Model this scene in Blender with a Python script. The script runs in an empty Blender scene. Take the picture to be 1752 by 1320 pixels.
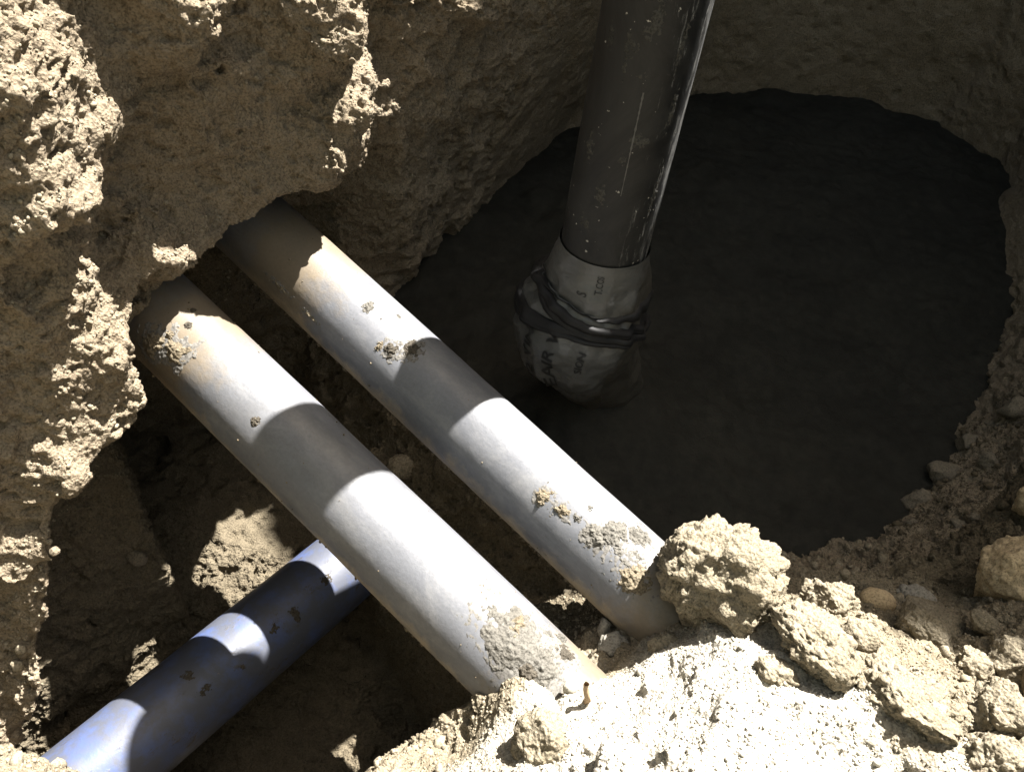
import bpy, bmesh, math, random, time
import numpy as np
import openvdb
from mathutils import Vector, Matrix
from mathutils.bvhtree import BVHTree
T0 = time.time()
random.seed(7)
rng = np.random.default_rng(11)

# ------------------------------------------------------------------ camera
scene = bpy.context.scene
C = scene.collection
FPX, CX, CY, CAM_H = 1380.0, 876.0, 660.0, 1.10           # focal length in pixels of the 1752x1320 photo
_up = np.array([.10, .70, -.70]); _up /= np.linalg.norm(_up)
_fw = np.array([0, 0, 1.]) - _up[2] * _up; _fw /= np.linalg.norm(_fw)
_rt = np.cross(_fw, _up)
if _rt[0] < 0: _rt = -_rt
ROT = np.stack([_rt, _fw, _up])
camd = bpy.data.cameras.new('camera'); cam = bpy.data.objects.new('camera', camd); C.objects.link(cam)
camd.sensor_fit = 'HORIZONTAL'; camd.sensor_width = 36.0; camd.lens = FPX / 1752 * 36
camd.clip_start = .02; camd.clip_end = 500
_m = np.stack([ROT[:, 0], ROT[:, 1], -ROT[:, 2]], axis=1)
cam.matrix_world = Matrix([[*_m[0], 0], [*_m[1], 0], [*_m[2], CAM_H], [0, 0, 0, 1]])
scene.camera = cam
CAMPOS = np.array([0, 0, CAM_H])

# ------------------------------------------------------------------ light
SUN_AZ, SUN_EL = math.radians(48.6), math.radians(61.4)    # azimuth from +X towards +Y
SUN = Vector((math.cos(SUN_AZ) * math.cos(SUN_EL), math.sin(SUN_AZ) * math.cos(SUN_EL), math.sin(SUN_EL)))
world = bpy.data.worlds.new('World'); scene.world = world; world.use_nodes = True
wn = world.node_tree.nodes; wl = world.node_tree.links
bg = wn['Background']; sky = wn.new('ShaderNodeTexSky'); sky.sky_type = 'NISHITA'; sky.sun_disc = False
sky.sun_elevation = SUN_EL; sky.sun_rotation = math.pi / 2 - SUN_AZ
sky.air_density = 1.0; sky.dust_density = 3.0; sky.ozone_density = 1.0
tint = wn.new('ShaderNodeMix'); tint.data_type = 'RGBA'; tint.blend_type = 'MULTIPLY'; tint.inputs[0].default_value = 1.0
tint.inputs[7].default_value = (1.0, .93, .76, 1)           # the camera's warm white balance for the open shade
wl.new(sky.outputs[0], tint.inputs[6]); wl.new(tint.outputs[2], bg.inputs[0]); bg.inputs[1].default_value = .05
sd = bpy.data.lights.new('sun', 'SUN'); sun = bpy.data.objects.new('sun', sd); C.objects.link(sun)
sd.energy = 5.0; sd.angle = math.radians(.53); sd.color = (1.0, .965, .915)
sun.rotation_mode = 'QUATERNION'; sun.rotation_quaternion = SUN.to_track_quat('Z', 'Y')
scene.view_settings.view_transform = 'Standard'; scene.view_settings.look = 'None'
scene.view_settings.exposure = 2.6; scene.view_settings.gamma = 1.0
scene.view_settings.use_curve_mapping = False
scene.cycles.max_bounces = 10; scene.cycles.diffuse_bounces = 6

# ------------------------------------------------------------------ helpers
def ray(px, py):
    d = ROT @ np.array([(px - CX) / FPX, (CY - py) / FPX, 1.0])
    return d / np.linalg.norm(d)
def at(px, py, z):
    d = ray(px, py); return CAMPOS + d * ((z - CAM_H) / d[2])
def smooth(a, b, x):
    t = np.clip((x - a) / (b - a), 0, 1); return t * t * (3 - 2 * t)

def _hash(i, j, k, seed):
    h = (i.astype(np.uint32) * np.uint32(374761393) + j.astype(np.uint32) * np.uint32(668265263)
         + k.astype(np.uint32) * np.uint32(2246822519) + np.uint32((seed * 3266489917) & 0xffffffff))
    h = (h ^ (h >> np.uint32(13))) * np.uint32(1274126177)
    h = (h ^ (h >> np.uint32(15))) * np.uint32(2246822519)
    return (h ^ (h >> np.uint32(16))).astype(np.float32) * np.float32(1 / 4294967295.)
def vnoise(p, freq, seed):
    q = p * np.float32(freq); f0 = np.floor(q); f = (q - f0).astype(np.float32); i = f0.astype(np.int32)
    u = f * f * f * (f * (f * 6 - 15) + 10)
    out = np.zeros(len(p), np.float32)
    for dx in (0, 1):
        wx = u[:, 0] if dx else 1 - u[:, 0]
        for dy in (0, 1):
            wy = u[:, 1] if dy else 1 - u[:, 1]
            for dz in (0, 1):
                wz = u[:, 2] if dz else 1 - u[:, 2]
                out += wx * wy * wz * _hash(i[:, 0] + dx, i[:, 1] + dy, i[:, 2] + dz, seed)
    return out * 2 - 1
def fbm(p, freq, seed, octaves=3, gain=.5, lac=2.03):
    a, s, o = 1.0, 0.0, 0
    for k in range(octaves):
        o = o + a * vnoise(p, freq * lac ** k, seed + 17 * k); s += a; a *= gain
    return o / s
def worley(p, freq, seed, ids=False):
    """distance to the nearest and second feature point, in cells"""
    q = p * np.float32(freq); f0 = np.floor(q); f = (q - f0).astype(np.float32); i = f0.astype(np.int32)
    d1 = np.full(len(p), 9., np.float32); d2 = d1.copy(); idv = np.zeros(len(p), np.float32)
    for dx in (-1, 0, 1):
        for dy in (-1, 0, 1):
            for dz in (-1, 0, 1):
                a, b, c = i[:, 0] + dx, i[:, 1] + dy, i[:, 2] + dz
                hx = _hash(a, b, c, seed); ex = dx + hx - f[:, 0]; ey = dy + _hash(a, b, c, seed + 1) - f[:, 1]; ez = dz + _hash(a, b, c, seed + 2) - f[:, 2]
                d = ex * ex + ey * ey + ez * ez
                m = d < d1
                d2 = np.where(m, d1, np.minimum(d2, d)); d1 = np.where(m, d, d1); idv = np.where(m, (hx * 7.31) % 1, idv)
    return (np.sqrt(d1), np.sqrt(d2), idv) if ids else (np.sqrt(d1), np.sqrt(d2))

def chunks(p, freq, seed):
    """broken, flat-topped lumps: every cell its own height, sunk at the joints (about -1..1)"""
    d1, d2, r = worley(p, freq, seed, True)
    return (r - .5) * 1.3 * smooth(0, .22, d2 - d1) + .35 * smooth(0, .3, d2 - d1) - .35
def mesh_np(name, V, F, smooth_shade=True):
    me = bpy.data.meshes.new(name)
    V = np.ascontiguousarray(V, np.float32); F = np.ascontiguousarray(F, np.int32); k = F.shape[1]
    me.vertices.add(len(V)); me.vertices.foreach_set('co', V.ravel())
    me.loops.add(F.size); me.loops.foreach_set('vertex_index', F.ravel())
    me.polygons.add(len(F)); me.polygons.foreach_set('loop_start', np.arange(0, F.size, k, dtype=np.int32))
    try: me.polygons.foreach_set('loop_total', np.full(len(F), k, np.int32))
    except Exception: pass
    me.update(calc_edges=True)
    me.polygons.foreach_set('use_smooth', np.full(len(F), smooth_shade, bool))
    return me
def obj(name, me, mat=None, parent=None):
    o = bpy.data.objects.new(name, me); C.objects.link(o)
    if mat and me is not None: me.materials.clear(); me.materials.append(mat)
    if parent: o.parent = parent
    return o
def tag(o, label=None, cat=None, group=None, kind=None):
    if label: o['label'] = label
    if cat: o['category'] = cat
    if group: o['group'] = group
    if kind: o['kind'] = kind
    return o
def empty(name, loc=(0, 0, 0)):
    o = bpy.data.objects.new(name, None); C.objects.link(o); o.location = loc; o.empty_display_size = .05; return o

def vnormals(V, F):
    a = V[F[:, 2]] - V[F[:, 0]]; b = V[F[:, 3 % F.shape[1]]] - V[F[:, 1]] if F.shape[1] == 4 else V[F[:, 2]] - V[F[:, 1]]
    n = np.cross(a, b); N = np.zeros_like(V)
    for c in range(F.shape[1]):
        for ax in range(3): N[:, ax] += np.bincount(F[:, c], n[:, ax], len(V)).astype(N.dtype)
    N /= np.linalg.norm(N, axis=1, keepdims=True) + 1e-12
    return N
def compact(V, F):
    u, inv = np.unique(F, return_inverse=True); return V[u], inv.reshape(F.shape)
def subdivide(V, F):
    """quads -> four quads each, edges shared"""
    E = np.sort(np.stack([F, np.roll(F, -1, 1)], 2).reshape(-1, 2), 1)
    key = E[:, 0].astype(np.int64) * len(V) + E[:, 1]
    u, inv = np.unique(key, return_inverse=True)
    e0, e1 = u // len(V), u % len(V)
    mid = (V[e0] + V[e1]) / 2; cen = V[F].mean(1)
    nv, ne = len(V), len(u); inv = inv.reshape(-1, 4) + nv; c = np.arange(len(F)) + nv + ne
    V2 = np.concatenate([V, mid, cen])
    F2 = np.concatenate([np.stack([F[:, k], inv[:, k], c, inv[:, k - 1]], 1) for k in range(4)])
    return V2, F2

# ------------------------------------------------------------------ materials
class M:
    def __init__(s, name):
        s.m = bpy.data.materials.new(name); s.m.use_nodes = True
        s.n = s.m.node_tree.nodes; s.l = s.m.node_tree.links; s.b = s.n['Principled BSDF']
        s.tc = s.n.new('ShaderNodeTexCoord').outputs['Object']
    def noise(s, scale, detail=4, rough=.55, vec=None, dist=0.0):
        t = s.n.new('ShaderNodeTexNoise'); t.inputs['Scale'].default_value = scale; t.inputs['Detail'].default_value = detail
        t.inputs['Roughness'].default_value = rough; t.inputs['Distortion'].default_value = dist
        s.l.new(vec or s.tc, t.inputs['Vector']); return t.outputs[0]
    def voro(s, scale, vec=None, feature='F1'):
        t = s.n.new('ShaderNodeTexVoronoi'); t.feature = feature; t.inputs['Scale'].default_value = scale
        s.l.new(vec or s.tc, t.inputs['Vector']); return t.outputs['Distance']
    def mapping(s, scale=(1, 1, 1), rot=(0, 0, 0), loc=(0, 0, 0)):
        t = s.n.new('ShaderNodeMapping'); t.inputs['Scale'].default_value = scale; t.inputs['Rotation'].default_value = rot; t.inputs['Location'].default_value = loc
        s.l.new(s.tc, t.inputs['Vector']); return t.outputs[0]
    def ramp(s, x, stops):
        t = s.n.new('ShaderNodeValToRGB'); e = t.color_ramp.elements
        while len(e) < len(stops): e.new(.5)
        for el, (p, c) in zip(e, stops):
            el.position = p; el.color = (c, c, c, 1) if isinstance(c, (int, float)) else (*c, 1)
        s.l.new(x, t.inputs[0]); return t.outputs[0]
    def mix(s, fac, a, b, mode='MIX'):
        t = s.n.new('ShaderNodeMix'); t.data_type = 'RGBA'; t.blend_type = mode; t.clamp_factor = True
        for v, i in ((fac, 0), (a, 6), (b, 7)):
            if isinstance(v, (int, float)): t.inputs[i].default_value = v if i == 0 else (v, v, v, 1)
            elif isinstance(v, tuple): t.inputs[i].default_value = (*v, 1)
            else: s.l.new(v, t.inputs[i])
        return t.outputs[2]
    def math(s, op, a, b=0.0, c=None):
        t = s.n.new('ShaderNodeMath'); t.operation = op
        for k, v in enumerate((a, b) if c is None else (a, b, c)):
            if isinstance(v, (int, float)): t.inputs[k].default_value = v
            else: s.l.new(v, t.inputs[k])
        return t.outputs[0]
    def sep(s, v):
        t = s.n.new('ShaderNodeSeparateXYZ'); s.l.new(v, t.inputs[0]); return t.outputs
    def bump(s, h, strength, dist, prev=None):
        t = s.n.new('ShaderNodeBump'); t.inputs['Strength'].default_value = strength; t.inputs['Distance'].default_value = dist
        s.l.new(h, t.inputs['Height'])
        if prev is not None: s.l.new(prev, t.inputs['Normal'])
        return t.outputs[0]
    def set(s, color=None, rough=None, normal=None, spec=None, **kw):
        for v, k in ((color, 'Base Color'), (rough, 'Roughness'), (normal, 'Normal'), (spec, 'Specular IOR Level')):
            if v is None: continue
            if isinstance(v, (int, float)): s.b.inputs[k].default_value = v
            elif isinstance(v, tuple): s.b.inputs[k].default_value = (*v, 1)
            else: s.l.new(v, s.b.inputs[k])
        return s.m

def soil_material(name, a, b, c, bump=1.0, grains=True, patches=None):
    m = M(name)
    big = m.ramp(m.noise(6, 5, .6), [(.35, 0.0), (.65, 1.0)])
    med = m.ramp(m.noise(38, 6, .65), [(.32, 0.0), (.7, 1.0)])
    col = m.mix(big, a, b); col = m.mix(m.math('MULTIPLY', med, .55), col, c)
    for (px, py, r, colour) in patches or ():                   # painted sunlight and shade: ragged patch of tone round a point
        x, y, z = m.sep(m.tc)
        dx = m.math('SUBTRACT', x, px); dy = m.math('SUBTRACT', y, py)
        d = m.math('SQRT', m.math('ADD', m.math('MULTIPLY', dx, dx), m.math('MULTIPLY', dy, dy)))
        d = m.math('ADD', m.math('DIVIDE', d, r), m.math('MULTIPLY', m.math('SUBTRACT', m.noise(14, 6, .65), .5), 1.1))
        col = m.mix(m.ramp(d, [(.75, 1.0), (1.0, 0.0)]), col, colour)
    sp = m.ramp(m.noise(420, 3, .7), [(.36, .55), (.5, 1.0), (.68, 1.22)])
    col = m.mix(1.0, col, sp, 'MULTIPLY')
    n = m.bump(m.noise(150, 8, .72), .55 * bump, .006)
    if grains: n = m.bump(m.voro(330), .5 * bump, .0035, n)
    return m.set(col, .95, n, .12)
MAT_SOIL = soil_material('dry_soil', (.212, .175, .126), (.176, .142, .099), (.137, .108, .073))
MAT_BANK = soil_material('bank_soil', (.208, .177, .127), (.172, .143, .099), (.134, .110, .073), patches=[(.78, .85, .38, (.085, .069, .045)), (.20, .22, .22, (.34, .315, .265))])  # painted tones: right slope darkened as shade, near bank brightened as sun glare
MAT_TRENCH_SHADE = soil_material('shade_darkened_trench_soil', (.125, .104, .072), (.10, .083, .056), (.078, .064, .042))  # soil colour darkened to carry the shade of the hollow
MAT_CLOD = soil_material('clod_soil', (.222, .192, .142), (.19, .162, .115), (.152, .127, .086))
MAT_STONE = soil_material('ochre_stone', (.43, .335, .205), (.36, .27, .155), (.47, .385, .26), .6, False)
MAT_GREYSTONE = soil_material('grey_stone', (.25, .235, .20), (.205, .19, .16), (.17, .155, .127), .6, False)
MAT_CRUMB = soil_material('crumb_soil', (.21, .177, .125), (.165, .138, .093), (.25, .222, .17), .6, False)
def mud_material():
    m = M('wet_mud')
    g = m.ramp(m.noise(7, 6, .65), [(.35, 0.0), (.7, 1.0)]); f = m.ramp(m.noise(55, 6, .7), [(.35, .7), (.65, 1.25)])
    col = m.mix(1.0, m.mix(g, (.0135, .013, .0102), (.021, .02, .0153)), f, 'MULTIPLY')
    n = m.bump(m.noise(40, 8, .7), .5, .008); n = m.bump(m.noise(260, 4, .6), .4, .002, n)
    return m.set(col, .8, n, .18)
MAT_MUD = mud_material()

# ------------------------------------------------------------------ the pipes' axes (metres)
G1A, G1B = np.array([-.397, .676, .442]), np.array([.043, .389, .326])
G2A, G2B = np.array([-.309, .828, .452]), np.array([.157, .511, .330])
BA, BB = np.array([-.403, .384, .007]), np.array([-.217, .670, -.004])
KX, KY = .090, .858
R_G, R_B, R_K = .0528, .059, .055

# ------------------------------------------------------------------ the excavation as one volume of soil
WA = np.array([-.40, .68]); WN = np.array([.78, -.62]); WN /= np.linalg.norm(WN); WT = np.array([-WN[1], WN[0]])
def wall_px(px, py, u0=0.0):
    d = ray(px, py); t = (WN @ WA + u0) / (WN @ d[:2]); p = CAMPOS + d * t
    return float(WT @ (p[:2] - WA)), float(p[2])
LIP = sorted(wall_px(*q) for q in [(35, 1250, .15), (60, 1080, .14), (85, 900, .13), (115, 800, .11), (190, 700, .08), (212, 620, .05), (240, 555, .01), (300, 482), (360, 438),
                                   (440, 380), (478, 338), (520, 330), (600, 328), (650, 310)])
LIP_T = np.array([q[0] for q in LIP]); LIP_Z = np.array([q[1] for q in LIP])
def bump_w(t, z, px, py, rt, rz, amp, sharp=2.0, u0=0.0):
    t0, z0 = wall_px(px, py, u0)
    t = t + .011 * np.sin(z * 43 + px) + .007 * np.sin(z * 97 + 2 * px); z = z + .008 * np.sin(t * 61 + py)   # ragged outline
    d = (np.abs((t - t0) / rt) ** sharp + np.abs((z - z0) / rz) ** sharp)
    return amp * np.exp(-d)
def wall_w(t, z):
    left = smooth(-.045, -.11, t)
    k = .22 - .12 * smooth(.22, .40, t) + .5 * np.maximum(0, t - .45) - .36 * left
    w = .035 - k * (.80 - z) - (k - .07) * np.maximum(0, z - .70) - .09 * smooth(.22, .40, t) + .02 * left
    # undercut below the lip where the conduits come out
    lz = np.interp(t, LIP_T, LIP_Z)
    dep = .13 * smooth(.42, .26, t) + .0
    w = w - dep * smooth(0, .03, lz - z) + .035 * smooth(.10, .0, z - lz) * smooth(-.005, .012, z - lz) * smooth(.30, .2, t)
    # protruding lumps
    w = w + bump_w(t, z, 55, 225, .085, .085, .060, 4, .09) + bump_w(t, z, 60, 345, .065, .03, .03, 3, .09)
    w = w + bump_w(t, z, 265, 10, .045, .05, .045, 3) + bump_w(t, z, 520, 20, .06, .055, .045, 3) + bump_w(t, z, 500, 85, .03, .02, .025, 2)
    w = w + bump_w(t, z, 585, 215, .07, .06, .045, 3) + bump_w(t, z, 855, 45, .055, .022, .035, 2) + bump_w(t, z, 905, 0, .03, .04, .03)
    w = w + bump_w(t, z, 255, 465, .07, .028, .055, 3, .03) + bump_w(t, z, 60, 520, .06, .05, .02, 3, .09) + bump_w(t, z, 120, 640, .05, .04, .02, 3, .1)
    w = w + bump_w(t, z, 40, 960, .05, .04, .02, 2, .13) + bump_w(t, z, 30, 820, .05, .04, .02, 2, .12) + bump_w(t, z, 780, 160, .02, .02, .02)
    # the crack right of the left block
    t0, z0 = wall_px(140, 385, .06); t1, z1 = wall_px(105, 475, .06)
    s = np.clip((z0 - z) / (z0 - z1), 0, 1)
    w = w - .035 * np.exp(-((t - (t0 + (t1 - t0) * s) - .004 * np.sin(z * 160)) / .005) ** 2) * smooth(z0 + .01, z0 - .01, z) * smooth(z1 - .01, z1 + .01, z)
    return w

def poly_sdf(px, py, poly):
    """signed distance in plan, negative inside"""
    d = np.full(px.shape, 1e9, np.float32); ins = np.zeros(px.shape, bool); n = len(poly)
    for i in range(n):
        ax, ay = poly[i]; bx, by = poly[(i + 1) % n]
        ex, ey = bx - ax, by - ay
        h = np.clip(((px - ax) * ex + (py - ay) * ey) / (ex * ex + ey * ey), 0, 1)
        d = np.minimum(d, (px - ax - ex * h) ** 2 + (py - ay - ey * h) ** 2)
        c = ((ay > py) != (by > py)); xi = ax + (py - ay) * ex / (ey if abs(ey) > 1e-9 else 1e-9)
        ins ^= (c & (px < xi))
    d = np.sqrt(d); return np.where(ins, -d, d)
FRONT = [(-1.2, -.8), (-1.2, .02), (-.50, .20), (-.42, .245), (-.355, .225), (-.29, .13), (-.20, .08), (-.14, .13), (-.115, .235), (-.07, .29), (-.015, .338),
         (.06, .375), (.14, .435), (.22, .50), (.34, .55), (.48, .57), (.60, .63), (.72, .745), (.86, .94), (1.0, 1.18), (1.08, 1.55), (1.8, 1.6), (1.8, -.8)]
BACK = [(-1.9, -1.2), (-1.9, 2.0), (.0, 1.64), (.12, 1.77), (.35, 1.97), (.55, 2.04), (.78, 2.05), (.95, 1.98), (1.06, 1.80), (1.04, 1.55), (.97, 1.3), (.93, 1.05), (1.0, .85), (2.2, .5), (2.2, -1.2)]
def ground_height(dp, x):
    return .43 + .02 * x + .55 * smooth(.05, .30, dp) + .35 * smooth(.75, 1.3, x)

VOX = .008
lo = np.array([-.96, -.32, -.28]); hi = np.array([1.40, 2.42, 1.14])
nx, ny, nz = [int(round(v)) + 1 for v in (hi - lo) / VOX]
xs = (lo[0] + np.arange(nx) * VOX).astype(np.float32); ys = (lo[1] + np.arange(ny) * VOX).astype(np.float32); zs = (lo[2] + np.arange(nz) * VOX).astype(np.float32)
PX, PY = np.meshgrid(xs, ys, indexing='ij')
dF = poly_sdf(PX, PY, FRONT); dB = poly_sdf(PX, PY, BACK)
GH = ground_height(dF, PX)
# rim height inside / slope outside the front polygon
bench_side = smooth(.50, .40, PX + PY)
inside = np.maximum(-dF, 0)
hF = .305 + .11 * smooth(0, .16, inside) + .05 * smooth(.12, .35, inside) - np.maximum(dF, 0) * (1.05 + 3.5 * bench_side)
hF = hF + .07 * np.exp(-(((PX + .40) / .09) ** 2 + ((PY - .16) / .09) ** 2))
hF = hF + .50 * smooth(.62, 1.25, PX) * smooth(.3, -.2, dF)
hF = hF + .055 * np.exp(-(((PX - .27) / .10) ** 2 + ((PY - .43) / .08) ** 2))
hF = hF + .045 * np.exp(-(((PX - .20) / .13) ** 2 + ((PY - .25) / .09) ** 2)) + .03 * np.exp(-(((PX - .40) / .08) ** 2 + ((PY - .33) / .06) ** 2))
hF = hF + .055 * np.exp(-(((PX - .055) / .06) ** 2 + ((PY - .35) / .05) ** 2))
hF = np.minimum(hF, GH + .25)
cst = (PX + PY - .685) / math.sqrt(2)                         # bank between pit floor and the deeper bench
berm = .165 + .055 * np.exp(-((cst - .05) / .05) ** 2)
U = (PX - WA[0]) * WN[0] + (PY - WA[1]) * WN[1]
bench = -.183 + .115 * smooth(.17, .02, U) + .03 * smooth(.0, -.1, U) + .03 * smooth(.40, .2, PY)
U = (PX - WA[0]) * WN[0] + (PY - WA[1]) * WN[1]; TT = (PX - WA[0]) * WT[0] + (PY - WA[1]) * WT[1]
tg = np.linspace(-1.6, 2.6, 1401).astype(np.float32)
ti = np.clip((TT - tg[0]) / (tg[1] - tg[0]), 0, len(tg) - 1.001); t0i = ti.astype(np.int32); tf = (ti - t0i).astype(np.float32)
FLD = np.empty((nx, ny, nz), np.float32)
for k, z in enumerate(zs):
    wrow = wall_w(tg, np.float32(z)).astype(np.float32)
    w = wrow[t0i] * (1 - tf) + wrow[t0i + 1] * tf
    f_wall = (U - w) * .93
    f_back = -dB + .08 * (z - .5)
    f_high = np.minimum(f_wall, f_back)
    f_high = np.maximum(f_high, z - np.maximum(GH, .0))
    f_front = (z - hF) * .72
    f_floor = np.maximum(z - berm, -(cst + .45 * (berm - z)) * .9)
    f_bench = z - bench
    h_ = np.clip(.5 + .5 * (f_high - f_floor) / .07, 0, 1)
    f_hf = f_high * (1 - h_) + f_floor * h_ - .07 * h_ * (1 - h_)          # fallen soil along the foot of the wall
    f = np.minimum(np.minimum(f_hf, f_front), f_bench)
    FLD[:, :, k] = f
# lumps, only near the surface
idx = np.nonzero(np.abs(FLD) < .055)
P = np.stack([xs[idx[0]], ys[idx[1]], zs[idx[2]]], 1)
disp = .014 * fbm(P, 9, 3, 2) + .012 * fbm(P, 26, 9, 2)
wch = chunks(P + .010 * np.stack([vnoise(P, 40, 41), vnoise(P, 40, 42), vnoise(P, 40, 43)], 1), 24, 5)
clumpy = smooth(-.25, .35, vnoise(P, 7, 77))
far = 1 - .6 * smooth(1.15, 1.45, P[:, 1])
disp = (disp + (.3 + .7 * clumpy) * .013 * wch + .006 * fbm(P, 55, 15, 2)) * far
FLD[idx] -= disp
print('field', nx, ny, nz, len(P), round(time.time() - T0, 1))
FLD[0], FLD[-1] = .05, .05; FLD[:, 0], FLD[:, -1] = .05, .05; FLD[:, :, 0] = .05
FLD = np.clip(FLD, -.06, .06)
grid = openvdb.FloatGrid(); grid.background = .06
grid.copyFromArray(FLD)
pts, quads = grid.convertToQuads(0.0)
V = (np.asarray(pts, np.float32) * VOX + lo.astype(np.float32)); F = np.asarray(quads, np.int64)
del FLD, grid
N = vnormals(V, F)
# outward = towards air: check on the floor of the pit
sel = (V[:, 0] > .3) & (V[:, 0] < .7) & (V[:, 1] > 1.2) & (V[:, 1] < 1.6) & (V[:, 2] < .3) & (V[:, 2] > 0)
if N[sel, 2].mean() < 0: F = F[:, ::-1].copy(); N = -N
# drop the closed sides and bottom of the volume
cen = V[F].mean(1)
keep = (cen[:, 2] > lo[2] + 2.5 * VOX) & (cen[:, 0] > lo[0] + 2 * VOX) & (cen[:, 0] < hi[0] - 2 * VOX) & (cen[:, 1] > lo[1] + 2 * VOX) & (cen[:, 1] < hi[1] - 2 * VOX)
F = F[keep]
print('mesh', len(V), len(F), round(time.time() - T0, 1))
def project(p):
    c = (p - CAMPOS) @ ROT
    z = np.where(np.abs(c[:, 2]) < 1e-4, 1e-4, c[:, 2])
    return CX + FPX * c[:, 0] / z, CY - FPX * c[:, 1] / z, c[:, 2]
cen = V[F].mean(1); u_, v_, d_ = project(cen)
inview = (d_ > .05) & (u_ > -400) & (u_ < 2150) & (v_ > -400) & (v_ < 1720)
V0, F0 = compact(V, F[~inview])                            # never close to the frame: left coarse
V, F = compact(V, F[inview])
V, F = subdivide(V, F)
cen = V[F].mean(1); u_, v_, d_ = project(cen)
near = (d_ > .05) & (d_ < 1.32) & (u_ > -160) & (u_ < 1910) & (v_ > -160) & (v_ < 1480)
def weld_smooth(V, F, it):
    for _ in range(it):
        S = np.zeros_like(V); c = np.zeros(len(V), np.float32)
        for a in range(4):
            for ax in range(3): S[:, ax] += np.bincount(F[:, a], V[F[:, (a + 1) % 4], ax], len(V)) + np.bincount(F[:, a], V[F[:, (a - 1) % 4], ax], len(V))
            c += 2 * np.bincount(F[:, a], minlength=len(V))
        m = c > 0; V = V.copy(); V[m] = .5 * V[m] + .5 * S[m] / c[m, None]
    return V
V = weld_smooth(V, F, 1)
def fine(V, F):
    N = vnormals(V, F)
    warp = V + .003 * np.stack([vnoise(V, 150, 141), vnoise(V, 150, 142), vnoise(V, 150, 143)], 1)
    c1 = chunks(warp, 70, 31); c2 = chunks(warp, 165, 51)
    c = smooth(-.3, .3, vnoise(V, 11, 91))
    pit = smooth(.15, .5, fbm(V * np.array([1, 1, 1.6], np.float32), 48, 71, 2)); pit2 = smooth(.25, .6, fbm(V, 110, 72, 2))
    bright_patch = smooth(.05, -.03, poly_sdf(V[:, 0], V[:, 1], FRONT)) * smooth(.1, .25, V[:, 2]) * smooth(.26, .18, np.hypot(V[:, 0] - .2, V[:, 1] - .22))
    far = 1 - .65 * smooth(1.15, 1.45, V[:, 1])
    d = (.35 + .65 * c) * .0042 * c1 + .0022 * c2 + .0042 * fbm(V, 60, 61, 3, .6) - .007 * pit - .0035 * pit2
    return V + N * (d * far * (1 - .55 * bright_patch))[:, None]
Vn, Fn = compact(V, F[near]); Vf, Ff = compact(V, F[~near])
Vn, Fn = subdivide(Vn, Fn)
Vn = weld_smooth(Vn, Fn, 1)
print('fine', len(Fn), len(Ff), round(time.time() - T0, 1))
Vn = fine(Vn, Fn); Vf = fine(Vf, Ff)
print('fine done', round(time.time() - T0, 1))
# split the skin of the volume into the pieces of the setting
def split_names(V, F):
    c = V[F].mean(1)
    u = (c[:, 0] - WA[0]) * WN[0] + (c[:, 1] - WA[1]) * WN[1]
    dp = poly_sdf(c[:, 0], c[:, 1], FRONT)
    s = c[:, 0] + c[:, 1]
    lab = np.zeros(len(F), int)                                # 0 earth wall
    lab[(dp < .03) & (c[:, 2] > .0)] = 1                       # near bank
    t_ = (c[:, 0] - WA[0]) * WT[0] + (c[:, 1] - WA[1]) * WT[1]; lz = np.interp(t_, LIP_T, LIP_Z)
    lab[(lab == 0) & (c[:, 2] < np.minimum(lz - .012, .40)) & (t_ < .40) & (s < .74)] = 2     # trench and recess wall below the lip, shade painted in, with the blue pipe
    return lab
names = ['excavated_earth_wall', 'near_bank', 'trench_bottom']
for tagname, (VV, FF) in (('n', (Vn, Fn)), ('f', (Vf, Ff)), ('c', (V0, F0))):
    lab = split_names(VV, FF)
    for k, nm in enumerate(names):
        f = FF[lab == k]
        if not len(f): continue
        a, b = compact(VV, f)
        o = obj(nm, mesh_np(nm, a, b), (MAT_SOIL, MAT_BANK, MAT_TRENCH_SHADE)[k]); o['kind'] = 'structure'
BVH = BVHTree.FromPolygons(Vn.tolist(), Fn.tolist())
print('soil objects', round(time.time() - T0, 1))

# wet mud floor of the pit
gx = np.linspace(-.45, 1.25, 281); gy = np.linspace(.30, 2.2, 311)
MX, MY = np.meshgrid(gx, gy, indexing='ij'); Pm = np.stack([MX.ravel(), MY.ravel(), 0 * MX.ravel()], 1).astype(np.float32)
mz = .195 + .07 * smooth(.9, 1.6, Pm[:, 1]) + .010 * fbm(Pm, 4, 201, 3) + .014 * fbm(Pm, 13, 211, 4, .62)
mz += .085 * np.exp(-(((Pm[:, 0] - KX - .05) / .12) ** 2 + ((Pm[:, 1] - KY - .03) / .12) ** 2))
mz -= .10 * smooth(.80, .70, Pm[:, 0] + Pm[:, 1])
Pm[:, 2] = mz
ii = np.arange(len(gx) * len(gy)).reshape(len(gx), len(gy))
Fm = np.stack([ii[:-1, :-1], ii[1:, :-1], ii[1:, 1:], ii[:-1, 1:]], -1).reshape(-1, 4)
cm = Pm[Fm].mean(1); Fm = Fm[(cm[:, 0] + cm[:, 1] > .70)]
a, b = compact(Pm, Fm)
o = obj('pit_floor', mesh_np('pit_floor', a, b), MAT_MUD); o['kind'] = 'structure'

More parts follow.
